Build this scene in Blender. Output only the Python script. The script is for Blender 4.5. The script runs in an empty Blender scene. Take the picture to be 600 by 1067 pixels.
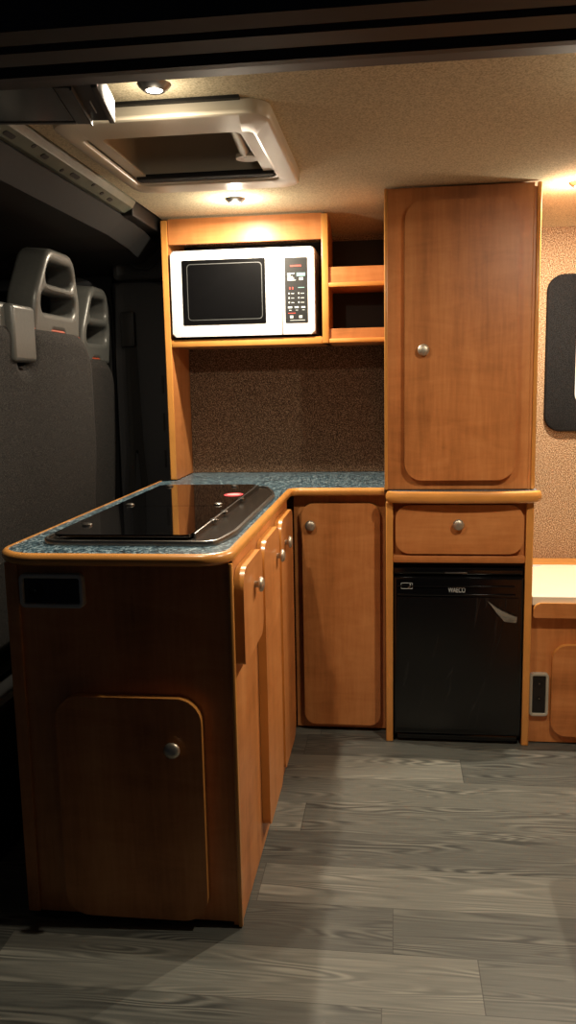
import bpy, bmesh, math, random
from mathutils import Vector, Matrix
from math import sin, cos, pi
random.seed(7)
S = bpy.context.scene
COL = S.collection

# ------------------------------------------------------------------ materials
def srgb(r, g, b):
    def f(c):
        c /= 255.0
        return c/12.92 if c <= .04045 else ((c+.055)/1.055)**2.4
    return (f(r), f(g), f(b), 1)

def new_mat(name):
    m = bpy.data.materials.new(name); m.use_nodes = True
    nt = m.node_tree; b = nt.nodes['Principled BSDF']
    return m, nt, b

def N(nt, typ, **kw):
    n = nt.nodes.new(typ)
    for k, v in kw.items():
        if k.startswith('i_'):
            key = k[2:]
            key = int(key) if key.isdigit() else key.replace('_', ' ')
            n.inputs[key].default_value = v
        else: setattr(n, k, v)
    return n

def ramp(nt, stops):
    r = nt.nodes.new('ShaderNodeValToRGB')
    e = r.color_ramp.elements
    while len(e) > 1: e.remove(e[-1])
    e[0].position, e[0].color = stops[0]
    for p, c in stops[1:]:
        x = e.new(p); x.color = c
    return r

def coords(nt, scale=(1, 1, 1), rot=(0, 0, 0), src='Object'):
    t = nt.nodes.new('ShaderNodeTexCoord')
    mp = N(nt, 'ShaderNodeMapping'); mp.inputs['Scale'].default_value = scale; mp.inputs['Rotation'].default_value = rot
    nt.links.new(t.outputs[src], mp.inputs[0])
    return mp.outputs[0]

def plain(name, col, rough=.5, metal=0, coat=0, var=.06, nscale=30, bump=0, spec=.5):
    m, nt, b = new_mat(name)
    v = coords(nt)
    n = N(nt, 'ShaderNodeTexNoise', i_Scale=nscale, i_Detail=4.0); nt.links.new(v, n.inputs['Vector'])
    lo = tuple(c*(1-var) for c in col[:3])+(1,); hi = tuple(min(1, c*(1+var)) for c in col[:3])+(1,)
    r = ramp(nt, [(.3, lo), (.7, hi)]); nt.links.new(n.outputs['Fac'], r.inputs[0]); nt.links.new(r.outputs[0], b.inputs['Base Color'])
    b.inputs['Roughness'].default_value = rough; b.inputs['Metallic'].default_value = metal
    b.inputs['Coat Weight'].default_value = coat; b.inputs['Specular IOR Level'].default_value = spec
    if bump:
        bp = N(nt, 'ShaderNodeBump', i_Strength=bump, i_Distance=.002); nt.links.new(n.outputs['Fac'], bp.inputs['Height']); nt.links.new(bp.outputs[0], b.inputs['Normal'])
    return m

def wood(name, dark, mid, light, axis='z', rough=.38):
    """alder-like laminate: long soft bands along the grain with fine pores and cross figure"""
    m, nt, b = new_mat(name)
    sc = {'z': (1, 1, .09), 'x': (.09, 1, 1), 'y': (1, .09, 1)}[axis]
    v = coords(nt, sc)
    n1 = N(nt, 'ShaderNodeTexNoise', i_Scale=9.0, i_Detail=3.0, i_Distortion=.6); nt.links.new(v, n1.inputs['Vector'])
    n2 = N(nt, 'ShaderNodeTexNoise', i_Scale=110.0, i_Detail=3.0); nt.links.new(v, n2.inputs['Vector'])
    v3 = coords(nt, {'z': (1, 1, 3.2), 'x': (3.2, 1, 1), 'y': (1, 3.2, 1)}[axis])
    n3 = N(nt, 'ShaderNodeTexNoise', i_Scale=5.0, i_Detail=5.0, i_Roughness=.65, i_Distortion=.9); nt.links.new(v3, n3.inputs['Vector'])
    a = N(nt, 'ShaderNodeMath', operation='MULTIPLY_ADD'); a.inputs[1].default_value = .5; nt.links.new(n1.outputs['Fac'], a.inputs[0])
    c = N(nt, 'ShaderNodeMath', operation='MULTIPLY'); c.inputs[1].default_value = .2; nt.links.new(n2.outputs['Fac'], c.inputs[0])
    nt.links.new(c.outputs[0], a.inputs[2])
    d = N(nt, 'ShaderNodeMath', operation='MULTIPLY_ADD'); d.inputs[1].default_value = .3; nt.links.new(n3.outputs['Fac'], d.inputs[0]); nt.links.new(a.outputs[0], d.inputs[2])
    r = ramp(nt, [(.33, dark), (.5, mid), (.68, light)]); nt.links.new(d.outputs[0], r.inputs[0])
    nt.links.new(r.outputs[0], b.inputs['Base Color'])
    b.inputs['Roughness'].default_value = rough
    b.inputs['Specular IOR Level'].default_value = .4
    return m

def speckle(name, cols, scale=900, rough=.95, bump=.6, dist=.002, big=0):
    m, nt, b = new_mat(name)
    v = coords(nt)
    n = N(nt, 'ShaderNodeTexNoise', i_Scale=scale, i_Detail=2.0, i_Roughness=.7); nt.links.new(v, n.inputs['Vector'])
    k = len(cols); r = ramp(nt, [(.36+.28*i/(k-1), c) for i, c in enumerate(cols)])
    nt.links.new(n.outputs['Fac'], r.inputs[0]); nt.links.new(r.outputs[0], b.inputs['Base Color'])
    bp = N(nt, 'ShaderNodeBump', i_Strength=bump, i_Distance=dist); nt.links.new(n.outputs['Fac'], bp.inputs['Height']); nt.links.new(bp.outputs[0], b.inputs['Normal'])
    b.inputs['Roughness'].default_value = rough; b.inputs['Specular IOR Level'].default_value = .15
    return m

def floor_mat():
    m, nt, b = new_mat('grey oak plank vinyl')
    t = nt.nodes.new('ShaderNodeTexCoord'); L = nt.links
    sx = N(nt, 'ShaderNodeSeparateXYZ'); L.new(t.outputs['Object'], sx.inputs[0])
    def M(op, a, bb=None, c=None):
        n = N(nt, 'ShaderNodeMath', operation=op)
        for i, q in enumerate((a, bb, c)):
            if q is None: continue
            if isinstance(q, (int, float)): n.inputs[i].default_value = q
            else: L.new(q, n.inputs[i])
        return n.outputs[0]
    PW, PL = .1432, .92
    yr = M('DIVIDE', M('SUBTRACT', sx.outputs['Y'], 1.473-PW*20), PW)
    row = M('FLOOR', yr); fy = M('FRACT', yr)
    wn = N(nt, 'ShaderNodeTexWhiteNoise', noise_dimensions='1D'); L.new(row, wn.inputs['W'])
    xr = M('ADD', M('DIVIDE', sx.outputs['X'], PL), M('ADD', wn.outputs['Value'], 20))
    cx = M('FLOOR', xr); fx = M('FRACT', xr)
    pid = M('MULTIPLY_ADD', row, 17.31, cx)
    wp = N(nt, 'ShaderNodeTexWhiteNoise', noise_dimensions='1D'); L.new(pid, wp.inputs['W'])
    # grain coordinates: shifted per plank
    cb = N(nt, 'ShaderNodeCombineXYZ')
    L.new(M('MULTIPLY_ADD', wp.outputs['Value'], 31.0, M('MULTIPLY', sx.outputs['X'], .8)), cb.inputs[0])
    L.new(M('MULTIPLY_ADD', wp.outputs['Value'], 13.0, M('MULTIPLY', sx.outputs['Y'], 7.5)), cb.inputs[1])
    n1 = N(nt, 'ShaderNodeTexNoise', i_Scale=1.6, i_Detail=2.0, i_Distortion=.3); L.new(cb.outputs[0], n1.inputs['Vector'])
    rings = M('SINE', M('MULTIPLY', n1.outputs['Fac'], 130.0))
    cb2 = N(nt, 'ShaderNodeCombineXYZ')
    L.new(M('MULTIPLY_ADD', wp.outputs['Value'], 31.0, M('MULTIPLY', sx.outputs['X'], 6.0)), cb2.inputs[0]); L.new(M('MULTIPLY', sx.outputs['Y'], 170.0), cb2.inputs[1])
    n2 = N(nt, 'ShaderNodeTexNoise', i_Scale=1.0, i_Detail=4.0, i_Roughness=.7); L.new(cb2.outputs[0], n2.inputs['Vector'])
    cb3 = N(nt, 'ShaderNodeCombineXYZ')
    L.new(M('MULTIPLY_ADD', wp.outputs['Value'], 9.0, M('MULTIPLY', sx.outputs['X'], 1.5)), cb3.inputs[0]); L.new(M('MULTIPLY', sx.outputs['Y'], 9.0), cb3.inputs[1])
    n3 = N(nt, 'ShaderNodeTexNoise', i_Scale=2.0, i_Detail=2.0); L.new(cb3.outputs[0], n3.inputs['Vector'])
    ringmask = M('MULTIPLY', M('MAXIMUM', M('SUBTRACT', n3.outputs['Fac'], .42), 0), 1.3)
    val = M('ADD', M('MULTIPLY', rings, ringmask), M('ADD', M('MULTIPLY', n2.outputs['Fac'], .55), M('MULTIPLY', wp.outputs['Value'], .38)))
    r = ramp(nt, [(.1, srgb(60, 62, 60)), (.35, srgb(84, 86, 82)), (.6, srgb(104, 105, 99)), (.95, srgb(136, 136, 127))])
    L.new(val, r.inputs[0])
    # joints
    e1 = M('LESS_THAN', fy, .012); e2 = M('LESS_THAN', fx, .0022)
    e = M('MAXIMUM', e1, e2)
    mx = N(nt, 'ShaderNodeMix', data_type='RGBA'); L.new(M('MULTIPLY', e, .6), mx.inputs['Factor']); L.new(r.outputs[0], mx.inputs['A']); mx.inputs['B'].default_value = srgb(45, 45, 44)
    L.new(mx.outputs['Result'], b.inputs['Base Color'])
    b.inputs['Roughness'].default_value = .42; b.inputs['Specular IOR Level'].default_value = .4
    bp = N(nt, 'ShaderNodeBump', i_Strength=.25, i_Distance=.001); L.new(n2.outputs['Fac'], bp.inputs['Height']); L.new(bp.outputs[0], b.inputs['Normal'])
    return m

def laminate_mat():
    m, nt, b = new_mat('blue granite laminate'); L = nt.links
    v = coords(nt)
    v2 = coords(nt, (1, .55, 1))
    n = N(nt, 'ShaderNodeTexNoise', i_Scale=95.0, i_Detail=5.0, i_Roughness=.75, i_Distortion=1.2); L.new(v2, n.inputs['Vector'])
    vo = N(nt, 'ShaderNodeTexVoronoi', i_Scale=190.0); L.new(v, vo.inputs['Vector'])
    a = N(nt, 'ShaderNodeMath', operation='MULTIPLY_ADD'); a.inputs[1].default_value = .3; L.new(vo.outputs['Color'], a.inputs[0]); L.new(n.outputs['Fac'], a.inputs[2])
    r = ramp(nt, [(.50, srgb(12, 20, 27)), (.58, srgb(32, 54, 68)), (.69, srgb(74, 104, 118)), (.84, srgb(160, 178, 186))])
    L.new(a.outputs[0], r.inputs[0]); L.new(r.outputs[0], b.inputs['Base Color'])
    b.inputs['Roughness'].default_value = .3
    return m

def emit(name, col, st):
    m, nt, b = new_mat(name)
    b.inputs['Base Color'].default_value = col; b.inputs['Emission Color'].default_value = col; b.inputs['Emission Strength'].default_value = st
    return m

WD, WM, WL = srgb(152, 94, 48), srgb(190, 122, 68), srgb(212, 146, 88)
M_WZ = wood('alder wood upright grain', WD, WM, WL, 'z')
M_WX = wood('alder wood level grain', WD, WM, WL, 'x')
M_WY = wood('alder wood level grain front to back', WD, WM, WL, 'y')
M_EDGE = plain('golden wood edging', srgb(210, 146, 74), .3, var=.1, nscale=12, coat=.2)
M_BRONZE = plain('satin nickel', srgb(196, 188, 172), .42, metal=.85)
M_STEEL = plain('brushed steel', srgb(150, 148, 144), .28, metal=1, nscale=60)
M_SILVER = plain('silver plastic', srgb(186, 184, 170), .35, metal=.3)
M_BLACK = plain('black plastic', srgb(16, 16, 17), .35, nscale=50)
M_GLOSS = plain('gloss black panel', srgb(9, 9, 10), .16, nscale=40)
M_VOID = plain('dark opening', srgb(5, 5, 5), .6)
M_LAM = laminate_mat()
M_FLOOR = floor_mat()
M_CEIL = speckle('cream felt ceiling lining', [srgb(176, 164, 134), srgb(206, 194, 164), srgb(224, 212, 182)], 260, bump=.35)
M_CARPET = speckle('brown flecked lining carpet', [srgb(70, 48, 34), srgb(146, 116, 88), srgb(178, 148, 116), srgb(226, 202, 172)], 300, bump=.9, dist=.004)
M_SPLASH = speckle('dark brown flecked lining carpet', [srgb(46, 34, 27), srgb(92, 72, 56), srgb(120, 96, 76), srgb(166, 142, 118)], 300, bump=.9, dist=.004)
M_FELT = speckle('charcoal felt', [srgb(14, 14, 15), srgb(27, 27, 28), srgb(42, 42, 44)], 400, bump=.6)
M_SEAT = speckle('dark seat cloth', [srgb(18, 18, 19), srgb(36, 35, 35), srgb(64, 61, 58)], 420, bump=.4)
M_PIPE = plain('orange piping', srgb(140, 58, 32), .6)
M_GREY = plain('grey moulded plastic', srgb(74, 75, 73), .36, nscale=120, bump=.1)
M_CAB = plain('dark cab trim', srgb(27, 28, 29), .7, nscale=90, bump=.1)
M_PILLAR = plain('charcoal pillar plastic', srgb(44, 45, 48), .55, nscale=90, bump=.1)
M_CABBLK = plain('black cab trim', srgb(13, 13, 14), .6)
M_PAINT = plain('dark painted metal', srgb(35, 32, 32), .6, nscale=20)
M_RAIL = plain('pale primed metal', srgb(92, 98, 86), .45, metal=.2, nscale=25, var=.15)
M_WHITE = plain('white enamel', srgb(214, 214, 214), .28, nscale=8, var=.015)
M_CREAM = plain('cream laminate', srgb(246, 232, 208), .4, nscale=10, var=.02)
M_HATCH = plain('cream moulded hatch plastic', srgb(222, 212, 190), .35, nscale=10, var=.03)
M_GLASSBLK = plain('smoked hob glass', srgb(8, 8, 9), .05, coat=.5, nscale=3)
M_STICK = plain('red and white sticker', srgb(216, 66, 78), .5)
M_MARK = plain('pale printed marks', srgb(196, 204, 206), .5)
M_MARKG = plain('teal printed marks', srgb(128, 172, 172), .5)
M_MARKR = plain('red printed marks', srgb(186, 70, 60), .5)
M_BELT = plain('black webbing', srgb(14, 14, 14), .8)

def glass_mat(name, col, rough=.04):
    m, nt, b = new_mat(name)
    b.inputs['Base Color'].default_value = col; b.inputs['Transmission Weight'].default_value = .9
    b.inputs['Roughness'].default_value = rough; b.inputs['IOR'].default_value = 1.45
    return m
M_TINT = glass_mat('tinted acrylic', srgb(60, 62, 62))
M_FILM, _nt, _b = new_mat('clear protective film')
_b.inputs['Base Color'].default_value = srgb(150, 146, 136); _b.inputs['Alpha'].default_value = .32; _b.inputs['Roughness'].default_value = .2

# fridge door: black laminate with wrinkled clear film on it
M_FRIDGE, nt, b = new_mat('black fridge door with film creases')
v0 = coords(nt, (1, 1, 1), (0, -.22, 0)); mp2 = N(nt, 'ShaderNodeMapping'); mp2.inputs['Scale'].default_value = (1, 1, .09); nt.links.new(v0, mp2.inputs[0]); v = mp2.outputs[0]
n = N(nt, 'ShaderNodeTexNoise', i_Scale=34.0, i_Detail=2.0); nt.links.new(v, n.inputs['Vector'])
r = ramp(nt, [(.615, (0, 0, 0, 1)), (.630, (.45, .45, .45, 1)), (.65, (0, 0, 0, 1))]); nt.links.new(n.outputs['Fac'], r.inputs[0])
r2 = ramp(nt, [(0, srgb(10, 10, 11)), (1, srgb(46, 46, 46))]); nt.links.new(r.outputs[0], r2.inputs[0]); nt.links.new(r2.outputs[0], b.inputs['Base Color'])
bp_ = N(nt, 'ShaderNodeBump', i_Strength=.25, i_Distance=.002); nt.links.new(r.outputs[0], bp_.inputs['Height']); nt.links.new(bp_.outputs[0], b.inputs['Normal'])
b.inputs['Roughness'].default_value = .24

# ------------------------------------------------------------------ geometry helpers
def finish(name, bm, mats, parent=None, smooth=False, label=None):
    bmesh.ops.recalc_face_normals(bm, faces=bm.faces)
    me = bpy.data.meshes.new(name); bm.to_mesh(me); bm.free()
    if not isinstance(mats, (list, tuple)): mats = [mats]
    for m in mats: me.materials.append(m)
    if smooth:
        for p in me.polygons: p.use_smooth = True
        me.set_sharp_from_angle(angle=math.radians(38))
        for p in me.polygons: p.use_smooth = not (len(p.vertices) > 4 or p.area > 8e-3)
    o = bpy.data.objects.new(name, me); COL.objects.link(o)
    if parent:
        o.parent = parent
        o.location = -Vector(parent['origin']) if 'origin' in parent.keys() else (0, 0, 0)
    if label: o['label'] = label
    return o

def thing(name, loc, label, cat, group=None):
    o = bpy.data.objects.new(name, None); COL.objects.link(o); o.location = loc
    o.empty_display_size = .05
    o['origin'] = tuple(loc); o['label'] = label; o['category'] = cat
    if group: o['group'] = group
    return o

def structure(o): o['kind'] = 'structure'; return o

def box(bm, x0, x1, y0, y1, z0, z1, bev=0, seg=2, mi=0):
    vs = [bm.verts.new((x, y, z)) for x in (x0, x1) for y in (y0, y1) for z in (z0, z1)]
    F = [(0, 1, 3, 2), (4, 6, 7, 5), (0, 4, 5, 1), (2, 3, 7, 6), (0, 2, 6, 4), (1, 5, 7, 3)]
    fs = [bm.faces.new([vs[i] for i in f]) for f in F]
    for f in fs: f.material_index = mi
    if bev:
        es = list({e for f in fs for e in f.edges})
        r = bmesh.ops.bevel(bm, geom=es, offset=bev, segments=seg, affect='EDGES', profile=.5)
        for f in r['faces']: f.material_index = mi
    return vs

def rrect(a0, a1, b0, b1, r, seg=8, rs=None):
    """rounded rectangle outline; rs optional radii (a0b0, a1b0, a1b1, a0b1)"""
    if rs is None: rs = (r,)*4
    pts = []
    for (ca, cb, st), rr in zip(((a0, b0, pi), (a1, b0, 1.5*pi), (a1, b1, 0), (a0, b1, .5*pi)), rs):
        oa = ca+(rr if ca == a0 else -rr); ob = cb+(rr if cb == b0 else -rr)
        if rr < 1e-6: pts.append((ca, cb)); continue
        for i in range(seg+1):
            t = st+.5*pi*i/seg
            pts.append((oa+rr*cos(t), ob+rr*sin(t)))
    return pts

def to3(axis, a, b, d):
    return {'y': (a, d, b), 'x': (d, a, b), 'z': (a, b, d)}[axis]

def prism(bm, pts, axis, d0, d1, bev=0, seg=3, cap=0, side=0):
    """d0 is the face in view (gets the bevel)"""
    A = [bm.verts.new(to3(axis, a, b, d0)) for a, b in pts]
    B = [bm.verts.new(to3(axis, a, b, d1)) for a, b in pts]
    fa = bm.faces.new(A); fb = bm.faces.new(B[::-1]); n = len(pts)
    fa.material_index = cap; fb.material_index = cap
    for i in range(n):
        f = bm.faces.new((A[i], A[(i+1) % n], B[(i+1) % n], B[i])); f.material_index = side
    if bev:
        r = bmesh.ops.bevel(bm, geom=list(fa.edges), offset=bev, segments=seg, affect='EDGES', profile=.5)
        for f in r['faces']: f.material_index = side

def ring(bm, outer, inner, axis, d0, d1, mi=0, bev=0):
    """flat frame between two outlines with the same number of points"""
    n = len(outer)
    vs = [[bm.verts.new(to3(axis, a, b, d)) for a, b in o] for o in (outer, inner) for d in (d0, d1)]
    o0, o1, i0, i1 = vs
    fs = []; rim = []
    for i in range(n):
        j = (i+1) % n
        f = bm.faces.new((o0[i], o0[j], i0[j], i0[i])); fs.append(f)
        bm.faces.new((o1[j], o1[i], i1[i], i1[j])).material_index = mi
        bm.faces.new((o0[j], o0[i], o1[i], o1[j])).material_index = mi
        bm.faces.new((i0[i], i0[j], i1[j], i1[i])).material_index = mi
        f.material_index = mi
        rim += [e for e in f.edges if (e.verts[0] in (o0[i], o0[j]) and e.verts[1] in (o0[i], o0[j])) or (e.verts[0] in (i0[i], i0[j]) and e.verts[1] in (i0[i], i0[j]))]
    if bev:
        bmesh.ops.bevel(bm, geom=list(set(rim)), offset=bev, segments=2, affect='EDGES', profile=.5)

def lathe(bm, prof, origin, direction, seg=20, mi=0):
    """prof: list of (radius, height) along direction"""
    q = Vector((0, 0, 1)).rotation_difference(Vector(direction))
    rings = []
    for r, h in prof:
        if r < 1e-6: rings.append([bm.verts.new(Vector(origin)+q @ Vector((0, 0, h)))])
        else: rings.append([bm.verts.new(Vector(origin)+q @ Vector((r*cos(2*pi*i/seg), r*sin(2*pi*i/seg), h))) for i in range(seg)])
    for a, b in zip(rings, rings[1:]):
        for i in range(seg):
            j = (i+1) % seg
            if len(a) == 1 and len(b) == 1: continue
            if len(a) == 1: f = bm.faces.new((a[0], b[j], b[i]))
            elif len(b) == 1: f = bm.faces.new((a[i], a[j], b[0]))
            else: f = bm.faces.new((a[i], a[j], b[j], b[i]))
            f.material_index = mi

def tube(bm, pts, r, seg=10):
    pts = [Vector(p) for p in pts]; rings = []
    for k, p in enumerate(pts):
        d = (pts[min(k+1, len(pts)-1)]-pts[max(k-1, 0)]).normalized()
        u = d.orthogonal().normalized() if k == 0 else (u-d*u.dot(d)).normalized()
        w = d.cross(u)
        rings.append([bm.verts.new(p+r*(cos(2*pi*i/seg)*u+sin(2*pi*i/seg)*w)) for i in range(seg)])
    for a, b in zip(rings, rings[1:]):
        for i in range(seg): bm.faces.new((a[i], a[(i+1) % seg], b[(i+1) % seg], b[i]))
    bm.faces.new(rings[0]); bm.faces.new(rings[-1][::-1])

def knob(parent, loc, direction, name='knob', r=.0165):
    bm = bmesh.new()
    lathe(bm, [(.0, 0), (.007, 0), (.007, .008), (r*.9, .010), (r, .0125), (r*.97, .015), (r*.75, .0182), (r*.4, .0198), (0, .0202)], loc, direction, 24)
    return finish(name, bm, M_BRONZE, parent, True, 'round satin nickel knob')

def door(parent, name, axis, a0, a1, b0, b1, d0, d1, r, mat, rs=None, label=None, bev=.006):
    bm = bmesh.new()
    prism(bm, rrect(a0, a1, b0, b1, r, 10, rs), axis, d0, d1, bev, 3, 0, 1)
    return finish(name, bm, [mat, M_EDGE], parent, True, label)

def text_mesh(name, body, size, mat, parent, mtx, extrude=.0004):
    cu = bpy.data.curves.new(name, 'FONT'); cu.body = body; cu.size = size; cu.extrude = extrude; cu.align_x = 'CENTER'; cu.align_y = 'CENTER'
    cu.offset = 0
    tmp = bpy.data.objects.new(name, cu); COL.objects.link(tmp)
    dg = bpy.context.evaluated_depsgraph_get(); me = bpy.data.meshes.new_from_object(tmp.evaluated_get(dg))
    bpy.data.objects.remove(tmp); me.transform(mtx); me.materials.clear(); me.materials.append(mat)
    o = bpy.data.objects.new(name, me); COL.objects.link(o)
    if parent: o.parent = parent; o.location = -Vector(parent['origin']) if 'origin' in parent.keys() else Vector()
    return o

FACE_Y = Matrix.Rotation(pi/2, 4, 'X')     # text standing up, facing the camera side (-y)

# ------------------------------------------------------------------ setting
CZ = 1.617
bm = bmesh.new(); box(bm, -2.6, 1.5, 1.16, 3.05, -.04, 0); structure(finish('floor', bm, M_FLOOR))

# ceiling lining with a soft fall to the far wall, with the opening for the roof hatch
HX0, HX1, HY0, HY1 = -.655, -.262, 1.745, 2.19
bm = bmesh.new()
xs = [-.742, HX0, HX1, 1.5]; ys = [1.12, HY0, HY1, 2.72, 2.80, 2.88, 2.94, 2.99]
zf = lambda y: CZ-(max(0, y-2.70)/.29)**2*.045
g = [[bm.verts.new((x, y, zf(y))) for y in ys] for x in xs]
g2 = [[bm.verts.new((x, y, zf(y)+.02)) for y in ys] for x in xs]
for i in range(3):
    for j in range(len(ys)-1):
        if i == 1 and j == 1: continue
        bm.faces.new((g[i][j], g[i][j+1], g[i+1][j+1], g[i+1][j])); bm.faces.new((g2[i][j], g2[i+1][j], g2[i+1][j+1], g2[i][j+1]))
structure(finish('ceiling', bm, M_CEIL))

bm = bmesh.new(); box(bm, -.80, 1.5, 2.97, 3.05, 0, 1.64); structure(finish('wall_back', bm, M_CARPET))
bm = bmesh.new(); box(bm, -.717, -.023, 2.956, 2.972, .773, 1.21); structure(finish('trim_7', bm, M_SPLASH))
bm = bmesh.new(); box(bm, 1.46, 1.5, 1.0, 2.97, 0, 1.64); structure(finish('wall_right', bm, M_CARPET))

# sliding door header: stepped dark metal beam
bm = bmesh.new()
prof = [(1.20, 1.499), (1.20, 1.66), (.90, 1.66), (.90, 1.452), (.935, 1.452), (.94, 1.470), (.975, 1.474), (.982, 1.462), (1.03, 1.466), (1.036, 1.480), (1.058, 1.483), (1.066, 1.466), (1.085, 1.468), (1.09, 1.480)]
prism(bm, prof, 'x', -1.6, 1.5)
structure(finish('trim_1', bm, M_PAINT))

# roof rib between cab and living space: pressed metal strip with holes
bm = bmesh.new()
sec = [(-.740, 1.612), (-.750, 1.596), (-.775, 1.583), (-.786, 1.583), (-.80, 1.60), (-.80, 1.64), (-.74, 1.64)]
A = [bm.verts.new((x, 1.12, z)) for x, z in sec]; B = [bm.verts.new((x, 2.47, z)) for x, z in sec]
bm.faces.new(A); bm.faces.new(B[::-1])
for i in range(len(sec)): bm.faces.new((A[i], A[(i+1) % len(sec)], B[(i+1) % len(sec)], B[i]))
rib = structure(finish('trim_2', bm, M_RAIL))
bm = bmesh.new()
for k, (yy, ln, xo) in enumerate([(1.50, .05, 0), (1.62, .02, .006), (1.70, .045, -.004), (1.80, .014, .012), (1.87, .03, 0), (1.98, .012, -.01), (2.05, .05, 0), (2.16, .012, .012), (2.24, .016, 0), (2.31, .03, -.004)]):
    cx, cz = -.745+xo, 1.5785+xo*.45
    nrm = Vector((-.026, 0, -.057)).normalized(); nrm = Vector((-.415, 0, -.91))
    pts = rrect(-.006, .006, yy-ln/2, yy+ln/2, .0055, 4)
    t = Vector((.91, 0, -.415))*1.0
    t = Vector((.025, 0, .013)).normalized(); nn = Vector((t.z, 0, -t.x))
    base = Vector((-.750, 0, 1.596))+(-t)*(.014-xo*.6)
    vs = [bm.verts.new(base+t*a+Vector((0, bb, 0))+nn*.0012) for a, bb in pts]
    vs2 = [bm.verts.new(base+t*a+Vector((0, bb, 0))-nn*.002) for a, bb in pts]
    bm.faces.new(vs); bm.faces.new(vs2[::-1])
    for i in range(len(vs)): bm.faces.new((vs[i], vs[(i+1) % len(vs)], vs2[(i+1) % len(vs)], vs2[i]))
structure(finish('trim_3', bm, M_VOID, rib))

# cab shell
bm = bmesh.new()
secc = [(-.782, 1.576), (-.84, 1.530), (-.95, 1.525), (-1.3, 1.53), (-1.8, 1.50), (-2.1, 1.40)]
g = [[bm.verts.new((x, y, z-(max(0, y-2.5)**2)*.25)) for y in (1.1, 1.6, 2.1, 2.5, 2.7, 2.85, 2.97)] for x, z in secc]
for i in range(len(g)-1):
    for j in range(6): bm.faces.new((g[i][j], g[i][j+1], g[i+1][j+1], g[i+1][j]))
cabc = structure(finish('ceiling', bm, M_CAB, None, True)); cabc.name = 'ceiling_cab'
sm = cabc.modifiers.new('Solid', 'SOLIDIFY'); sm.thickness = .02; sm.offset = 1
bm = bmesh.new(); box(bm, -2.6, -.80, 2.97, 3.05, 0, 1.64); structure(finish('wall_back_cab', bm, M_CABBLK))
bm = bmesh.new(); box(bm, -2.64, -2.6, 1.0, 3.05, 0, 1.64); structure(finish('wall_left', bm, M_CABBLK))
# cab side window with rounded surround
bm = bmesh.new()
ring(bm, rrect(-2.0, -.995, .80, 1.47, .13), rrect(-1.95, -1.035, .85, 1.43, .10), 'y', 2.945, 2.97, 0, .006)
w2 = structure(finish('window_2', bm, M_PILLAR, None, True))
bm = bmesh.new(); prism(bm, rrect(-1.955, -1.03, .845, 1.435, .10), 'y', 2.960, 2.966); structure(finish('window_pane', bm, M_GLASSBLK, w2))
# door pillar trim beside the kitchen
bm = bmesh.new()
prism(bm, [(-.985, .0), (-.775, .0), (-.765, 1.44), (-.90, 1.475), (-.975, 1.44), (-.965, 1.2)], 'y', 2.90, 2.97, .02, 3)
p4 = structure(finish('trim_4', bm, M_PILLAR, None, True))
bm = bmesh.new(); box(bm, -.955, -.75, 2.47, 2.90, 1.575, 1.63, .004); box(bm, -.955, -.765, 2.86, 2.905, 1.44, 1.60, .02); structure(finish('trim_5', bm, M_CABBLK, None, True))
bm = bmesh.new()
for z0, z1 in ((.80, .86), (.93, .99), (1.06, 1.12)): box(bm, -.803, -.797, 2.894, 2.902, z0, z1)
structure(finish('trim_6', bm, M_VOID, p4))

# small window with charcoal felt surround on the right
bm = bmesh.new()
ring(bm, rrect(.508, 1.30, .905, 1.425, .055), rrect(.607, 1.20, 1.0, 1.33, .03), 'y', 2.948, 2.972, 0, .008)
w1 = structure(finish('window_1', bm, M_FELT, None, True))
bm = bmesh.new(); ring(bm, rrect(.603, 1.204, .996, 1.334, .03), rrect(.613, 1.194, 1.012, 1.318, .025), 'y', 2.952, 2.974); structure(finish('window_frame', bm, M_WHITE, w1))
bm = bmesh.new(); prism(bm, rrect(.610, 1.196, 1.008, 1.322, .025), 'y', 2.962, 2.968); structure(finish('window_pane', bm, M_GLASSBLK, w1))
bm = bmesh.new(); box(bm, .613, .635, 2.945, 2.957, 1.03, 1.065, .003); structure(finish('window_latch', bm, M_BLACK, w1))

# ------------------------------------------------------------------ ceiling things
def add_lamp(x, y, label, AREA_W, POINT_W):
    t = thing('ceiling_downlight', (x, y, CZ), label, 'ceiling light', 'ceiling downlights')
    bm = bmesh.new(); lathe(bm, [(0, -.010), (.014, -.010), (.018, -.012), (.021, -.010), (.027, -.005), (.031, 0), (.031, .004)], (x, y, CZ), (0, 0, 1), 28)
    finish('rim', bm, M_STEEL, t, True)
    bm = bmesh.new(); lathe(bm, [(0, -.0125), (.008, -.0122), (.0145, -.0103)], (x, y, CZ), (0, 0, 1), 24)
    finish('lens', bm, M_LENS, t, True, 'glowing round lens')
    for typ, w_, dz in (('AREA', AREA_W, .020), ('POINT', POINT_W, .055)):
        l = bpy.data.lights.new('downlight_lamp', typ); l.energy = w_; l.color = LAMP_C
        if typ == 'AREA': l.shape = 'DISK'; l.size = .03
        else: l.shadow_soft_size = .010
        o = bpy.data.objects.new('downlight_lamp', l); COL.objects.link(o); o.location = (x, y, CZ-dz)
LAMP_C = (1.0, .86, .66)
M_LENS = emit('lit lens', (1, .93, .8, 1), 14)
add_lamp(-.424, 1.56, 'ceiling downlight with a bright lens, half hidden by the dark door header beam', 4.5, .4)
add_lamp(-.455, 2.509, 'small ceiling downlight in front of the microwave cupboard', 9.5, 2.0)
add_lamp(.510, 2.507, 'small ceiling downlight right of the tall cupboard, above the bench', 14, 2.0)
add_lamp(.510, 1.56, 'ceiling downlight above the doorway on the right', 8, 1.0)

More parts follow.
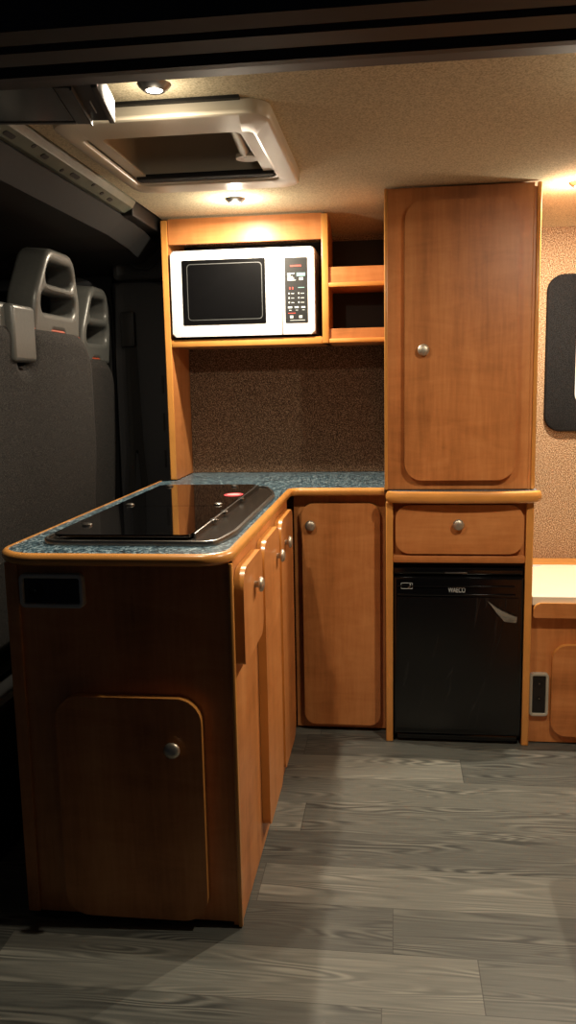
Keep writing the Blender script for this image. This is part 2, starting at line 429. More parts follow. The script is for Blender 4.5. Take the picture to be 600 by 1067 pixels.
# roof hatch
t = thing('roof_hatch', (-.45, 1.97, CZ), 'cream plastic framed roof hatch with dark tinted glass, open blind and silver stay', 'roof hatch')
bm = bmesh.new()
ring(bm, rrect(-.672, -.235, 1.655, 2.275, .055, 10), rrect(-.640, -.285, 1.775, 2.185, .018, 10), 'z', 1.588, 1.6165, 0, .008)
finish('frame', bm, M_HATCH, t, True)
bm = bmesh.new(); ring(bm, rrect(-.6455, -.2795, 1.770, 2.187, .02, 6), rrect(-.612, -.315, 1.80, 2.16, .03, 6), 'z', 1.60, 1.605)
ring(bm, rrect(-.652, -.266, 1.75, 2.187, .02, 6), rrect(-.640, -.285, 1.765, 2.175, .03, 6), 'z', 1.592, 1.735)
finish('shaft', bm, M_HATCH, t, True)
bm = bmesh.new(); prism(bm, rrect(-.648, -.272, 1.755, 2.184, .02, 6), 'z', 1.736, 1.744); finish('glass', bm, M_TINT, t, False, 'dark tinted glass')
bm = bmesh.new(); box(bm, -.636, -.289, 2.135, 2.172, 1.593, 1.606, .004); finish('blind', bm, M_CAB, t, True, 'grey roller blind cassette')
bm = bmesh.new(); tube(bm, [(-.335, 1.84, 1.628), (-.338, 1.93, 1.624), (-.342, 2.035, 1.618)], .013, 12)
s = finish('stay', bm, M_SILVER, t, True, 'silver stay arm')
bm = bmesh.new(); lathe(bm, [(0, 0), (.028, 0), (.028, .008), (.02, .014), (0, .014)], (-.338, 2.045, 1.606), (0, 0, 1), 20); finish('stay_foot', bm, M_HATCH, s, True)
s.parent = t
for o in [x for x in COL.objects if x.name.startswith('stay_foot')]: o.location = (0, 0, 0)
bm = bmesh.new(); box(bm, -.56, -.285, 1.637, 1.650, CZ-.006, CZ); finish('blind_slot', bm, M_VOID, t)

# fold-down monitor hanging below the ceiling at the door header
t = thing('overhead_monitor', (-.474, 1.367, 1.5), 'black fold-down screen with grey and silver bezel hanging under the ceiling behind the header', 'monitor')
bm = bmesh.new(); box(bm, -.92, -.443, 1.200, 1.368, 1.503, 1.545, .002); finish('housing', bm, M_BLACK, t, True)
bm = bmesh.new(); box(bm, -.90, -.5005, 1.202, 1.356, 1.4995, 1.504, .001); finish('screen', bm, M_GLOSS, t)
bm = bmesh.new(); box(bm, -.499, -.477, 1.202, 1.368, 1.498, 1.506, .001); box(bm, -.92, -.499, 1.359, 1.370, 1.498, 1.506, .002); finish('bezel', bm, M_GREY, t, True, 'grey bezel strip')
bm = bmesh.new(); box(bm, -.4765, -.474, 1.202, 1.368, 1.495, 1.506); box(bm, -.4475, -.438, 1.202, 1.366, 1.498, 1.535, .002); finish('edge_strip', bm, plain('dull silver', srgb(72, 74, 74), .6), t, True, 'silver edge strips')
bm = bmesh.new(); box(bm, -.4615, -.460, 1.27, 1.325, 1.5015, 1.504); finish('status_light', bm, M_MARK, t)
t.rotation_euler = (0, 0, .17)

# ------------------------------------------------------------------ floor-standing kitchen
IX0, IX1, IY0 = -.748, -.304, 1.526
KL = .737
KT = .751   # top of the carcasses
# island / galley cabinet
t = thing('galley_cabinet', (-.53, 1.9, 0), 'wooden kitchen base cabinet under the hob with a dark shaded end door facing us', 'cabinet')
bm = bmesh.new()
box(bm, IX0, IX1, IY0, IY0+.016, .012, KT); box(bm, IX1-.016, IX1, IY0+.001, 2.372, .004, KT)
box(bm, IX0, IX0+.016, IY0, 2.70, .012, KT); box(bm, IX0+.01, IX1-.01, IY0+.02, 2.95, .03, .046)
finish('carcass', bm, M_WZ, t)
bm = bmesh.new(); box(bm, IX0-.004, IX0+.022, IY0-.006, IY0+.001, .012, KT, .002); finish('end_strip', bm, M_WZ, t)
bm = bmesh.new(); box(bm, IX1-.006, IX1+.003, IY0-.004, IY0+.008, .002, KT, .003); finish('corner_edging', bm, M_EDGE, t, True)
d = door(t, 'door', 'y', -.662, -.368, .020, .487, IY0-.019, IY0-.001, .05, M_WZ, label='end door with rounded corners, in shadow')
knob(d, (-.425, IY0-.019, .387), (0, -1, 0)); d.children[0].location = (0, 0, 0)
# power socket on the island end
def socket(parent, axis, a0, a1, b0, b1, d, upright):
    bm = bmesh.new(); sgn = -1
    ring(bm, rrect(a0, a1, b0, b1, .012), rrect(a0+.009, a1-.009, b0+.009, b1-.009, .004), axis, d-.013, d, 0, .003)
    f = finish('power_socket', bm, M_SILVER, parent, True, 'silver framed black power socket')
    bm = bmesh.new(); prism(bm, rrect(a0+.0085, a1-.0085, b0+.0085, b1-.0085, .004), axis, d-.007, d-.001)
    g = finish('socket_plate', bm, M_BLACK, f); g.location = (0, 0, 0)
    ca, cb = (a0+a1)/2, (b0+b1)/2
    spots = [(ca, cb+.032, .0105), (ca, cb-.014, .006)] if upright else [(ca-.034, cb, .012)]
    for a, bb, r in spots:
        bm = bmesh.new(); lathe(bm, [(r+.003, 0), (r+.003, .002), (r, .002), (r, .0004), (0, .0004)], to3(axis, a, bb, d-.007), (0, -1, 0), 20)
        h = finish('outlet', bm, M_VOID, f, True); h.location = (0, 0, 0)
        bm = bmesh.new(); lathe(bm, [(0, .003), (.0016, .0028), (.0022, .0004)], to3(axis, a+.001, bb+.001, d-.007), (0, -1, 0), 10)
        h = finish('outlet_pin', bm, M_STEEL, f, True); h.location = (0, 0, 0)
    return f
socket(t, 'y', -.722, -.592, .662, .734-.004, IY0, False)
XR = IX1+.001
XF = IX1+.020
dw = door(t, 'drawer', 'x', 1.541, 1.776, .545, .734, XF, XR, .03, M_WZ, rs=(.010, .035, .03, .04), bev=.007)
knob(dw, (XF, 1.672, .676), (1, 0, 0), r=.016)
d1 = door(t, 'door', 'x', 1.806, 2.052, .062, .736, XF, XR, .03, M_WZ, rs=(.02, .05, .03, .04), bev=.007)
knob(d1, (XF, 2.010, .666), (1, 0, 0), r=.016)
d2 = door(t, 'door', 'x', 2.092, 2.335, .066, .736, XF, XR, .03, M_WZ, rs=(.02, .05, .03, .04), bev=.007)
knob(d2, (XF, 2.166, .670), (1, 0, 0), r=.016)

# corner base cabinet facing us
t = thing('corner_cabinet', (-.16, 2.7, 0), 'wooden base cabinet with one tall rounded door, between the hob cabinet and the fridge', 'cabinet')
YB = 2.524
bm = bmesh.new(); box(bm, IX1+.002, -.0245, YB, YB+.016, .008, KT); box(bm, -.04, -.0245, YB+.016, 2.96, .008, KT); box(bm, IX1+.002, -.04, YB+.016, 2.96, .03, .046)
finish('carcass', bm, M_WZ, t)
bm = bmesh.new(); box(bm, IX1+.001, -.0245, YB+.012, YB+.02, 0, .012); finish('plinth', bm, M_VOID, t)
d = door(t, 'door', 'y', -.276, -.040, .024, .724, YB-.020, YB-.001, .035, M_WZ)
knob(d, (-.249, YB-.020, .658), (0, -1, 0)); d.children[0].location = (0, 0, 0)

# L-shaped worktop
def fillet(pts, radii, seg=8):
    out = []
    n = len(pts)
    for i, p in enumerate(pts):
        r = radii[i]; p = Vector(p)
        if r == 0: out.append(tuple(p)); continue
        a = (Vector(pts[i-1])-p).normalized(); b = (Vector(pts[(i+1) % n])-p).normalized()
        ang = a.angle(b); d = r/math.tan(ang/2)
        c = p+(a+b).normalized()*(r/math.sin(ang/2))
        s, e = p+a*d-c, p+b*d-c
        for k in range(seg+1):
            tt = k/seg; v = s.slerp(e, tt) if s.length > 0 else s
            out.append(tuple(c+v.normalized()*r))
    return out
def V2(p): return (p[0], p[1], 0)
def fil2(pts, radii, seg=8): return [(q[0], q[1]) for q in fillet([V2(p) for p in pts], radii, seg)]
WT = [(-.765, 1.497), (-.309, 1.497), (-.309, 2.485), (-.027, 2.485), (-.027, 2.968), (-.715, 2.968), (-.715, 2.715), (-.765, 2.70)]
RR = [.085, .055, .03, 0, 0, 0, 0, 0]
outer = fil2(WT, RR)
t = thing('worktop', (-.5, 2.2, KT), 'L-shaped blue granite-effect worktop with golden wood edging, holding the hob', 'worktop')
bm = bmesh.new(); prism(bm, outer, 'z', .772, KT+.004, 0, 0, 0, 0); finish('surface', bm, M_LAM, t)
def offs(pts, d, closed=True):
    out = []; n = len(pts)
    for i in range(n):
        a = Vector(pts[i-1]); p = Vector(pts[i]); b = Vector(pts[(i+1) % n])
        e1 = (p-a).normalized() if (p-a).length > 1e-7 else None; e2 = (b-p).normalized() if (b-p).length > 1e-7 else None
        if e1 is None: e1 = e2
        if e2 is None: e2 = e1
        n1 = Vector((e1.y, -e1.x)); n2 = Vector((e2.y, -e2.x)); m = (n1+n2); m = m.normalized()/max(.5, m.normalized().dot(n1))
        out.append(tuple(p+m*d))
    return out
# edging: T-mould profile swept along the visible edge
def sweep_edge(path, prof, name, parent, mat, inward=.002):
    bm = bmesh.new(); rows = []
    for du, z in prof: 
        rows.append((du, z))
    cols = []
    base = [Vector((p[0], p[1])) for p in path]
    for i, p in enumerate(base):
        a = base[max(i-1, 0)]; b = base[min(i+1, len(base)-1)]
        if i == 0: e = (b-p)
        elif i == len(base)-1: e = (p-a)
        else: e = (p-a).normalized()+(b-p).normalized()
        e.normalize(); nn = Vector((e.y, -e.x))
        cols.append([bm.verts.new((p.x+nn.x*du, p.y+nn.y*du, z)) for du, z in rows])
    for a, b in zip(cols, cols[1:]):
        for k in range(len(rows)): bm.faces.new((a[k], b[k], b[(k+1) % len(rows)], a[(k+1) % len(rows)]))
    bm.faces.new(cols[0]); bm.faces.new(cols[-1][::-1])
    return finish(name, bm, mat, parent, True)
EP = [(-.001, KT), (.003, KT), (.007, KT+.003), (.0095, KT+.008), (.010, KT+.013), (.0085, KT+.018), (.005, .7722), (.001, .7736), (-.003, .774), (-.003, KT+.018)]
n0 = 9+9+9
path = [(-.765, 2.70)]+outer[:n0]+[(-.027, 2.485)]
sweep_edge(path, EP, 'edging', t, M_EDGE)

# hob with glass lids
t = thing('hob', (-.52, 2.0, .772), 'black glass-lidded hob and sink unit set in a steel rim in the blue worktop', 'hob')
Z0 = .772
HO = fil2([(-.712, 1.585), (-.345, 1.580), (-.325, 1.70), (-.325, 2.30), (-.372, 2.470), (-.712, 2.478)], [.05, .035, .35, .35, .04, .03], 6)
HI = [(-.52+(x+.52)*.965, 2.02+(y-2.02)*.985) for x, y in HO]
bm = bmesh.new(); ring(bm, HO, HI, 'z', Z0+.011, Z0+.0003, 0, .003); finish('rim', bm, M_STEEL, t, True)
bm = bmesh.new(); prism(bm, [(-.52+(x+.52)*.968, 2.02+(y-2.02)*.987) for x, y in HO], 'z', Z0+.007, Z0+.0004); finish('pan', bm, plain('dark enamel', srgb(70, 66, 62), .22, metal=.7, nscale=50), t)
LX0, LX1 = -.694, -.402
bm = bmesh.new(); prism(bm, rrect(LX0, LX1, 1.612, 2.008, .02, 6, (.03, .008, .002, .002)), 'z', Z0+.018, Z0+.012, .0015, 2); finish('glass_lid', bm, M_GLASSBLK, t, True)
bm = bmesh.new(); prism(bm, rrect(LX0, LX1, 2.012, 2.452, .02, 6, (.002, .002, .008, .02)), 'z', Z0+.018, Z0+.012, .0015, 2); finish('glass_lid', bm, M_GLASSBLK, t, True)
bm = bmesh.new(); box(bm, LX1+.002, LX1+.007, 1.63, 2.44, Z0+.006, Z0+.018, .001); finish('hinge_strip', bm, M_STEEL, t, True)
for (x, y) in ((-.432, 2.03), (-.655, 2.02), (-.655, 1.72), (-.46, 2.40), (-.655, 2.40)):
    bm = bmesh.new(); lathe(bm, [(.011, 0), (.011, .003), (.007, .005), (0, .005)], (x, y, Z0+.018), (0, 0, 1), 16); finish('bumper', bm, M_STEEL, t, True)
for y in (1.80, 1.92, 2.14):
    bm = bmesh.new(); lathe(bm, [(.009, 0), (.009, .006), (.007, .008), (0, .008)], (-.394, y, Z0+.012), (0, 0, 1), 16); finish('hinge', bm, M_STEEL, t, True)
bm = bmesh.new(); prism(bm, [(-.428+.026*cos(2*pi*i/20), 2.215+.035*sin(2*pi*i/20)) for i in range(20)], 'z', Z0+.0188, Z0+.0178); st = finish('sticker', bm, M_STICK, t, label='red and white oval sticker')
bm = bmesh.new(); prism(bm, [(-.428+.018*cos(2*pi*i/20), 2.215+.012*sin(2*pi*i/20)) for i in range(20)], 'z', Z0+.0193, Z0+.0186); o = finish('sticker_print', bm, M_MARK, st); o.location = (0, 0, 0)

# fridge housing
FX0, FX1, FY = -.0215, .3985, 2.447
t = thing('fridge_cabinet', (.19, 2.7, 0), 'wooden fridge housing with a drawer and a small grey-topped ledge above it', 'cabinet')
bm = bmesh.new()
for x0, x1 in ((FX0, FX0+.0195), (FX1-.0195, FX1)): box(bm, x0, x1, FY+.004, 2.96, 0, KL)
box(bm, FX0+.0195, FX1-.0195, FY+.03, 2.95, .558, .574); box(bm, FX0+.0195, FX1-.0195, 2.93, 2.95, .574, KL)
box(bm, FX0+.0195, FX1-.0195, FY+.014, FY+.03, .574, KL)
finish('carcass', bm, M_WZ, t)
bm = bmesh.new(); box(bm, FX0-.001, FX0+.0205, FY-.003, FY+.006, 0, KL, .003); finish('post_edging', bm, M_EDGE, t, True); bm = bmesh.new(); box(bm, FX1-.0205, FX1+.001, FY-.003, FY+.006, 0, KL, .003); finish('post_edging', bm, M_EDGE, t, True)
bm = bmesh.new(); box(bm, FX0+.0205, FX1-.0205, FY-.002, FY+.03, .556, .578, .004); finish('cross_rail', bm, M_WX, t, True)
d = door(t, 'drawer', 'y', .006, .371, .584, .728, FY-.006, FY+.014, .042, M_WX)
knob(d, (.186, FY-.006, .672), (0, -1, 0)); d.children[0].location = (0, 0, 0)
# ledge with bowed front
def bow(x0, x1, yb, yf, b, n=16):
    return [(x0+(x1-x0)*i/n, yf-b*sin(pi*i/n)) for i in range(n+1)]
fr = bow(FX0+.010, FX1+.010, 0, FY-.020, .014)
led = fil2([(FX0+.010, FY-.012)]+fr[1:-1]+[(FX1+.010, FY-.012), (FX1+.010, 2.95), (FX0+.010, 2.95)], [.006]+[0]*(len(fr)-2)+[.012, 0, 0], 4)
bm = bmesh.new(); prism(bm, led, 'z', KL+.0325, KL+.001); finish('ledge', bm, plain('grey granite laminate', srgb(120, 122, 126), .25, nscale=200, var=.4), t)
sweep_edge(led[:-2], [(-.001, KL), (.004, KL), (.009, KL+.005), (.011, KL+.012), (.011, KL+.022), (.008, KL+.030), (.003, KL+.033), (-.003, KL+.033)], 'ledge_edging', t, M_EDGE)

# tall cupboard
UY = FY+.012
t = thing('tall_cupboard', (.19, 2.7, KL+.035), 'tall wooden wall cupboard with a rounded door, standing on the ledge over the fridge', 'cupboard')
bm = bmesh.new()
U0 = KL+.034
box(bm, FX0, FX1-.018, UY+.004, 2.955, U0, CZ-.014, 0); box(bm, FX1-.018, FX1, UY+.004, 2.955, U0, CZ-.014); finish('carcass', bm, M_WZ, t)
bm = bmesh.new(); prism(bm, [(FX0, U0), (FX1-.016, U0), (FX1-.016, CZ-.004), (FX0, CZ-.004)], 'y', UY, UY+.01, .002, 1); finish('face_frame', bm, M_WZ, t)
bm = bmesh.new(); box(bm, FX0-.004, FX0+.006, UY-.003, UY+.006, U0, CZ-.003, .003); finish('post_edging', bm, M_EDGE, t, True); bm = bmesh.new(); box(bm, FX1-.009, FX1+.003, UY-.004, UY+.008, U0, CZ-.003, .004); finish('post_edging', bm, M_EDGE, t, True)
d = door(t, 'door', 'y', .032, .342, .800, 1.574, UY-.020, UY-.001, .05, M_WZ, bev=.008)
knob(d, (.084, UY-.020, 1.170), (0, -1, 0), r=.0165); d.children[0].location = (0, 0, 0)

# fridge
t = thing('fridge', (.19, 2.7, 0), 'small black built-in fridge with peeling film on its door, under the drawer', 'fridge')
RX0, RX1 = .001, .376
bm = bmesh.new(); box(bm, RX0, RX1, 2.475, 2.92, .012, .552); 
for x in (.03, .35):
    for y in (2.50, 2.89): lathe(bm, [(.012, 0), (.012, .014)], (x, y, 0), (0, 0, 1), 12)
finish('body', bm, M_BLACK, t)
bm = bmesh.new(); box(bm, RX0, RX1, 2.452, 2.476, .520, .540, .004); finish('top_trim', bm, M_GLOSS, t, True)
bm = bmesh.new(); box(bm, RX0+.001, RX1-.001, 2.440, 2.476, .030, .515, .006); dr = finish('door', bm, M_GLOSS, t, True)
bm = bmesh.new(); box(bm, .012, .362, 2.437, 2.441, .048, .455, .001); o = finish('door_panel', bm, M_FRIDGE, dr, True, 'black door panel with creased film'); o.location = (0, 0, 0)
bm = bmesh.new(); box(bm, .012, .352, 2.434, 2.442, .460, .466, .002); box(bm, .012, .35, 2.434, 2.442, .487, .490, .001); o = finish('door_trim', bm, M_GLOSS, dr, True); o.location = (0, 0, 0)
bm = bmesh.new(); box(bm, .150, .215, 2.448, 2.453, .524, .528, .001); finish('latch', bm, M_STEEL, t, True, 'chrome latch strip')
bm = bmesh.new(); box(bm, RX0+.01, RX1-.01, 2.447, 2.475, .010, .028, .004); finish('bottom_grille', bm, M_GLOSS, t, True)
o = text_mesh('brand_lettering', 'WAECO', .022, M_MARK, dr, Matrix.Translation((.184, 2.4385, .4765)) @ FACE_Y @ Matrix.Diagonal((.60, 1, 1, 1))); o.location = (0, 0, 0); o['label'] = 'silver capital lettering'
bm = bmesh.new(); ring(bm, rrect(.022, .056, .479, .497, .002, 3), rrect(.023, .055, .480, .496, .002, 3), 'y', 2.4388, 2.4402)
pts = [(.040+.008*cos(a), .4905+.009*sin(a)) for a in [pi*1.0+i*pi*.55/8 for i in range(9)]]
q = [(.050, .494), (.0515, .488), (.049, .484), (.0445, .4815), (.041, .4815), (.0455, .485), (.0475, .489), (.0475, .494)]
prism(bm, q[::-1], 'y', 2.4388, 2.4402)
o = finish('badge', bm, M_MARK, dr); o.location = (0, 0, 0)
bm = bmesh.new()
fp = [(.272, 2.436, .446), (.300, 2.426, .426), (.330, 2.420, .412), (.356, 2.424, .401), (.352, 2.418, .386), (.318, 2.408, .392), (.298, 2.412, .414), (.335, 2.412, .402)]
vs = [bm.verts.new(p) for p in fp]
for f in ((0, 1, 6), (1, 2, 7), (1, 7, 6), (2, 3, 7), (3, 4, 7), (4, 5, 7), (5, 6, 7)): bm.faces.new([vs[i] for i in f])
o = finish('loose_film', bm, M_FILM, dr, label='peeled corner of clear film'); o.location = (0, 0, 0)
sd = o.modifiers.new('Solid', 'SOLIDIFY'); sd.thickness = .0006

# ------------------------------------------------------------------ microwave cupboard with shelves
OY = 2.723
t = thing('microwave_cupboard', (-.46, 2.85, .772), 'open wooden overhead cupboard with a microwave bay and two small cubby shelves', 'cupboard')
OT = 1.606
bm = bmesh.new()
side = [(OY, .7735), (2.965, .7735), (2.965, 1.555), (2.90, 1.59), (2.80, OT), (OY, OT)]
prism(bm, side, 'x', -.736, -.718); finish('side_panel', bm, M_WZ, t)
bm = bmesh.new(); prism(bm, [(OY+.004, 1.209), (2.96, 1.209), (2.96, 1.555), (2.90, 1.59), (2.80, OT), (OY+.004, OT)], 'x', -.222, -.204); finish('divider', bm, M_WZ, t)
bm = bmesh.new(); box(bm, -.718, -.0235, OY+.005, 2.96, 1.209, 1.229); finish('base_shelf', bm, M_WX, t)
bm = bmesh.new(); box(bm, -.204, -.025, OY+.02, 2.96, 1.384, 1.398); finish('cubby_shelf', bm, M_WX, t)
bm = bmesh.new(); box(bm, -.716, -.222, OY+.004, OY+.020, 1.531, OT+.004, .001); finish('fascia', bm, M_WX, t)
for z0, z1 in ((1.382, 1.444), (1.209, 1.254)):
    bm = bmesh.new(); box(bm, -.203, -.024, OY+.004, OY+.019, z0, z1, .001); l = finish('shelf_lip', bm, M_WX, t)
    bm = bmesh.new(); box(bm, -.203, -.024, OY-.003, OY+.006, z0, z0+.014, .004); o = finish('lip_edging', bm, M_EDGE, l, True); o.location = (0, 0, 0)
bm = bmesh.new(); box(bm, -.738, -.7165, OY-.004, OY+.004, .7735, OT, .003); box(bm, -.2235, -.2025, OY-.004, OY+.004, 1.209, OT, .003); box(bm, -.7165, -.2235, OY-.003, OY+.006, 1.207, 1.231, .004); finish('front_edging', bm, M_EDGE, t, True)
bm = bmesh.new(); box(bm, -.716, -.026, 2.94, 2.955, 1.215, 1.555); finish('back_panel', bm, M_VOID, t)

# microwave
t = thing('microwave', (-.477, 2.83, 1.232), 'white microwave oven with a black glass door and keypad in the overhead bay', 'microwave')
MX0, MX1, MZ0, MZ1, MY = -.708, -.246, 1.240, 1.507, 2.712
bm = bmesh.new(); box(bm, MX0, MX1, MY+.018, 2.935, MZ0, MZ1, .004); finish('body', bm, M_WHITE, t, True)
bm = bmesh.new(); prism(bm, rrect(MX0, -.3505, MZ0-.001, MZ1+.001, .012, 5, (.010, .001, .001, .010)), 'y', MY, MY+.019, .004, 3); dr = finish('door', bm, M_WHITE, t, True)
bm = bmesh.new(); prism(bm, rrect(-.671, -.402, 1.276, 1.478, .004, 4), 'y', MY-.0015, MY+.002); wn = finish('door_window', bm, M_GLOSS, dr); wn.location = (0, 0, 0)
bm = bmesh.new(); ring(bm, rrect(-.655, -.412, 1.290, 1.466, .012, 6), rrect(-.653, -.414, 1.292, 1.464, .011, 6), 'y', MY-.0022, MY-.001); o = finish('window_outline', bm, plain('dark grey outline', srgb(70, 72, 72), .4), dr); o.location = (0, 0, 0)
bm = bmesh.new(); prism(bm, rrect(-.3485, MX1, MZ0-.001, MZ1+.001, .012, 5, (.001, .010, .010, .001)), 'y', MY+.001, MY+.019, .004, 3); cp = finish('control_panel', bm, M_WHITE, t, True)
bm = bmesh.new(); prism(bm, rrect(-.340, -.269, 1.275, 1.475, .003, 4), 'y', MY-.0005, MY+.002); o = finish('keypad', bm, plain('satin black keypad', srgb(14, 14, 15), .5), cp); o.location = (0, 0, 0)
bm = bmesh.new()
def mk(x0, x1, z0, z1): box(bm, x0, x1, MY-.0014, MY, z0, z1)
mk(-.331, -.309, 1.425, 1.428); mk(-.331, -.322, 1.420, 1.423); mk(-.331, -.314, 1.416, 1.418); mk(-.331, -.311, 1.409, 1.414); mk(-.331, -.305, 1.405, 1.408); mk(-.294, -.282, 1.406, 1.414)
for z in (1.363, 1.349, 1.335):
    mk(-.329, -.325, z, z+.005); mk(-.320, -.311, z+.001, z+.003); mk(-.298, -.294, z, z+.005); mk(-.290, -.279, z+.001, z+.003)
for x in (-.331, -.310, -.289): mk(x, x+.013, 1.320, 1.325); mk(x+.003, x+.011, 1.313, 1.3145)
mk(-.325, -.315, 1.289, 1.297); mk(-.296, -.286, 1.289, 1.297); mk(-.325, -.277, 1.2815, 1.283)
o = finish('key_markings', bm, M_MARK, cp); o.location = (0, 0, 0)
bm = bmesh.new(); mk(-.302, -.275, 1.418, 1.428); mk(-.298, -.278, 1.382, 1.384); o = finish('key_markings', bm, M_MARKG, cp); o.location = (0, 0, 0)
bm = bmesh.new(); mk(-.331, -.307, 1.3035, 1.3055); mk(-.326, -.322, 1.378, 1.385); mk(-.317, -.313, 1.378, 1.385); mk(-.322, -.287, 1.447, 1.452); o = finish('key_markings', bm, M_MARKR, cp); o.location = (0, 0, 0)
for x, y in ((-.68, 2.76), (-.27, 2.76), (-.68, 2.90), (-.27, 2.90)):
    bm = bmesh.new(); lathe(bm, [(.011, 0), (.012, .0115)], (x, y, 1.2295), (0, 0, 1), 14); finish('foot', bm, M_BLACK, t, True)

# ------------------------------------------------------------------ right-hand bench locker
BY = 2.44
t = thing('bench_locker', (.9, 2.7, 0), 'low wooden bench locker with a bright cream top under the window', 'bench')
BX = .401
bm = bmesh.new(); box(bm, BX, 1.455, BY+.030, BY+.046, .004, .425); box(bm, BX, BX+.015, BY+.046, 2.965, .004, .425); finish('carcass', bm, M_WZ, t)
bm = bmesh.new(); box(bm, BX, 1.455, BY+.006, 2.885, .432, .4585, .002); finish('bench_top', bm, M_CREAM, t, False, 'cream laminate top')
bm = bmesh.new(); box(bm, BX, 1.455, 2.885, 2.968, .425, .464, .003); finish('back_strip', bm, M_EDGE, t, True)
bm = bmesh.new(); prism(bm, rrect(BX+.003, 1.45, .396, .440, .01, 6, (.004, .004, .004, .02)), 'y', BY, BY+.020, .003, 2, 0, 1); finish('front_lip', bm, [M_WX, M_EDGE], t, True)
d = door(t, 'door', 'y', .464, .92, .030, .310, BY+.012, BY+.030, .045, M_WX)
socket(t, 'y', .401, .457, .088, .222, BY+.030, True)
bm = bmesh.new(); box(bm, .435, .490, 2.850, 2.872, .4585, .4605); o = finish('paper_tag', bm, M_WHITE, None); o['label'] = 'small white paper tag lying at the back of the cream bench top'; o['category'] = 'tag'

# near bench at the doorway (right edge)
t = thing('doorway_cabinet', (.7, 1.45, 0), 'low wooden cabinet at the right edge of the doorway, cut off by the frame', 'cabinet')
bm = bmesh.new(); box(bm, .389, .90, 1.22, 1.695, .002, .44, .003); finish('carcass', bm, M_WZ, t, True)
bm = bmesh.new(); prism(bm, rrect(.383, .905, 1.21, 1.702, .03, 6), 'z', .462, .44, .003, 2, 0, 1); finish('top', bm, [M_WX, M_EDGE], t, True)
bm = bmesh.new(); box(bm, .3865, .392, 1.688, 1.699, .002, .44, .002); finish('corner_edging', bm, M_EDGE, t, True)

# ------------------------------------------------------------------ cab seats
def curve_solid(name, splines, extrude, bevel, mtx, mat, parent, label=None):
    cu = bpy.data.curves.new(name, 'CURVE'); cu.dimensions = '2D'; cu.fill_mode = 'BOTH'; cu.extrude = extrude; cu.bevel_depth = bevel; cu.bevel_resolution = 3; cu.offset = -bevel
    for pts in splines:
        sp = cu.splines.new('POLY'); sp.points.add(len(pts)-1); sp.use_cyclic_u = True
        for p, q in zip(sp.points, pts): p.co = (q[0], q[1], 0, 1)
    tmp = bpy.data.objects.new(name, cu); COL.objects.link(tmp)
    dg = bpy.context.evaluated_depsgraph_get(); me = bpy.data.meshes.new_from_object(tmp.evaluated_get(dg))
    bpy.data.objects.remove(tmp); me.transform(mtx); me.materials.clear(); me.materials.append(mat)
    for p in me.polygons: p.use_smooth = True
    me.set_sharp_from_angle(angle=math.radians(50))
    o = bpy.data.objects.new(name, me); COL.objects.link(o)
    o.parent = parent; o.location = -Vector(parent['origin'])
    if label: o['label'] = label
    return o

# plane u -> +y, v -> +z, w -> +x (towards the living space)
def seat_plane(x, y, z, lean=.10):
    m = Matrix(((0, 0, 1, x), (1, 0, 0, y), (0, 1, 0, z), (0, 0, 0, 1)))
    return m @ Matrix.Rotation(lean, 4, 'X')

def headrest(parent, x, y, z, w, h, label=None):
    out = fil2([(-w*.5, 0), (-w*.13, 0), (-w*.13, h*.07), (w*.13, h*.07), (w*.13, 0), (w*.5, 0), (w*.47, h*.45), (w*.27, h), (-w*.27, h), (-w*.47, h*.45)], [.01, .004, .01, .01, .004, .01, .10, .06, .06, .10], 6)
    top = fil2([(-w*.33, h*.60), (w*.33, h*.60), (w*.23, h*.85), (-w*.23, h*.85)], [.02, .02, .03, .03], 5)
    low = fil2([(-w*.37, h*.27), (w*.37, h*.27), (w*.35, h*.50), (-w*.35, h*.50)], [.025, .025, .02, .02], 5)
    o = curve_solid('headrest', [out, top, low], .028, .014, seat_plane(x, y, z), M_GREY, parent, label or 'grey plastic ladder headrest')
    return o

def backrest(parent, x, y, z0, outline, th=.11):
    """cloth-covered seat back, rounded over its rim, with orange piping along the top seam"""
    m = seat_plane(x, y, z0, .06)
    o = curve_solid('backrest', [outline], th/2-.035, .035, m, M_SEAT, parent)
    return m

def top_piping(parent, m, outline, u0, u1, zmin, th=.11):
    pts = [p for p in outline if u0 <= p[0] <= u1 and p[1] >= zmin]
    pts.sort(key=lambda p: p[0])
    fine = []
    for a, b in zip(pts, pts[1:]):
        for k in range(4): fine.append((a[0]+(b[0]-a[0])*k/4, a[1]+(b[1]-a[1])*k/4))
    fine.append(pts[-1])
    bm = bmesh.new(); tube(bm, [m @ Vector((u, v-.003, th/2-.024)) for u, v in fine], .0045, 8)
    return finish('piping', bm, M_PIPE, parent, True, 'orange piping')

t = thing('passenger_double_seat', (-1.1, 1.93, 0), 'charcoal double passenger seat seen from behind, beside the hob, with grey belt guide', 'seat')
SX = -.895
OB = fil2([(-.50, 0), (.50, 0), (.515, .45), (.455, .790), (.045, .790), (.03, .69), (-.03, .69), (-.045, .790), (-.455, .790), (-.515, .45)], [.03, .03, .3, .13, .05, .02, .02, .05, .13, .3], 8)
mm = backrest(t, SX-.085, 1.985, .45, OB)
top_piping(t, mm, OB, .06, .485, .70)
headrest(t, SX-.045, 2.225, 1.222, .32, .225)
headrest(t, SX-.045, 1.66, 1.222, .30, .225)
bm = bmesh.new()
box(bm, -.97, -.892, 1.80, 1.990, 1.175, 1.285, .014, 3); box(bm, -.905, -.872, 1.895, 2.020, 1.147, 1.281, .010, 3); finish('belt_guide', bm, M_GREY, t, True, 'grey plastic belt guide on the seat shoulder')
bm = bmesh.new(); box(bm, -1.50, -.96, 1.48, 2.38, .36, .50, .05, 3); finish('cushion', bm, M_SEAT, t, True)
bm = bmesh.new(); box(bm, -1.42, -.90, 1.52, 2.34, 0, .36, .02); finish('seat_base', bm, M_CABBLK, t, True)

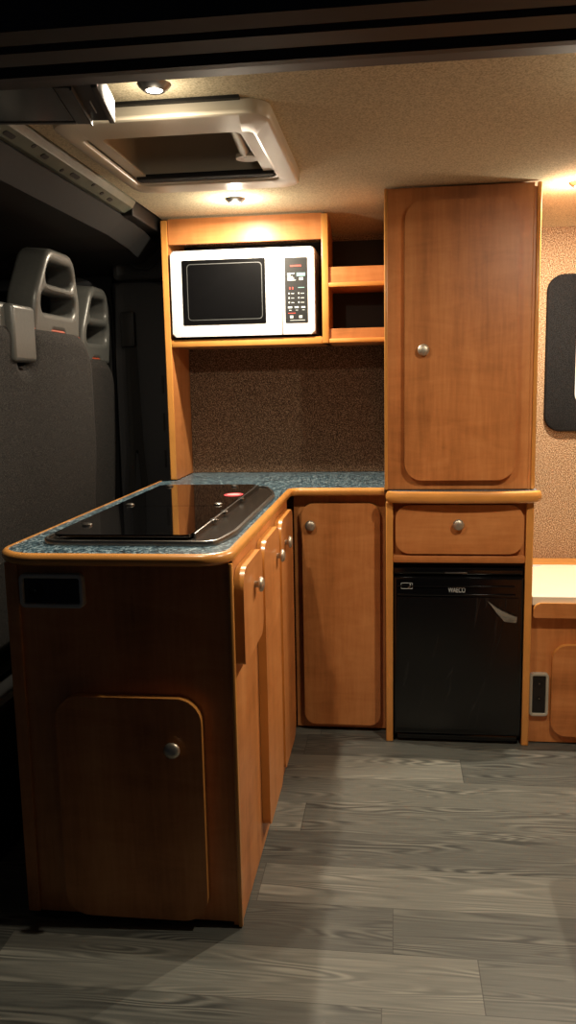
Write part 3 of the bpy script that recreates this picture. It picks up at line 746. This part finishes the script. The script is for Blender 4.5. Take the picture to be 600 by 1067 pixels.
t = thing('driver_seat', (-1.2, 2.66, 0), 'charcoal driver seat seen from behind, farther and smaller headrest beside the dark door pillar', 'seat')
DX = -.985
OD = fil2([(-.225, 0), (.225, 0), (.235, .45), (.20, .765), (-.20, .765), (-.235, .45)], [.03, .03, .3, .12, .12, .3], 8)
mm = backrest(t, DX-.085, 2.715, .42, OD)
top_piping(t, mm, OD, -.19, .215, .68)
headrest(t, DX-.045, 2.765, 1.165, .27, .25)
bm = bmesh.new(); box(bm, -1.58, -1.05, 2.44, 2.89, .36, .50, .05, 3); finish('cushion', bm, M_SEAT, t, True)
bm = bmesh.new(); box(bm, -1.50, -1.05, 2.47, 2.86, 0, .36, .02); finish('seat_base', bm, M_CABBLK, t, True)

# seat belt on the pillar
t = thing('seat_belt', (-.90, 2.89, 1.2), 'black seat belt hanging down the dark door pillar', 'seat belt')
bm = bmesh.new(); box(bm, -.935, -.885, 2.868, 2.8995, 1.22, 1.34, .008); finish('anchor', bm, M_CABBLK, t, True)
bm = bmesh.new()
for p in ([(-.925, 1.22), (-.885, 1.22), (-.875, .86), (-.925, .86)], [(-.925, .86), (-.903, .86), (-.935, .45), (-.965, .45)], [(-.895, .86), (-.875, .86), (-.845, .45), (-.875, .45)]):
    prism(bm, p, 'y', 2.882, 2.886)
finish('strap', bm, M_BELT, t)
bm = bmesh.new(); tube(bm, [(-.90, 2.858, 1.55), (-.885, 2.845, 1.50), (-.86, 2.84, 1.48), (-.82, 2.845, 1.475), (-.785, 2.858, 1.50)], .003, 6)
o = finish('loose_cable', bm, M_CAB, None, True); o['label'] = 'thin grey cable looping out at the top of the door pillar'; o['category'] = 'cable'

# ------------------------------------------------------------------ world, camera, render look
w = bpy.data.worlds.new('night'); S.world = w; w.use_nodes = True
w.node_tree.nodes['Background'].inputs[0].default_value = (.55, .6, .75, 1); w.node_tree.nodes['Background'].inputs[1].default_value = .012

F, YAW, PITCH, ROLL = 875.65, .1262, .1516, -.0196
right = Vector((cos(YAW), sin(YAW), 0)); fwd = Vector((-sin(YAW)*cos(PITCH), cos(YAW)*cos(PITCH), -sin(PITCH))); up = Vector((-sin(YAW)*sin(PITCH), cos(YAW)*sin(PITCH), cos(PITCH)))
R2 = cos(ROLL)*right+sin(ROLL)*up; U2 = -sin(ROLL)*right+cos(ROLL)*up
cam = bpy.data.cameras.new('camera'); co = bpy.data.objects.new('camera', cam); COL.objects.link(co)
m = Matrix((R2, U2, -fwd)).transposed().to_4x4(); m.translation = (0, 0, 1.084); co.matrix_world = m
cam.sensor_fit = 'VERTICAL'; cam.sensor_height = 36; cam.lens = F/1067*36; cam.clip_start = .05
S.camera = co
S.view_settings.view_transform = 'Standard'; S.view_settings.look = 'None'; S.view_settings.gamma = 1; S.view_settings.exposure = .3
S.view_settings.use_curve_mapping = False
for o in list(COL.objects):
    if 'origin' in o.keys(): del o['origin']
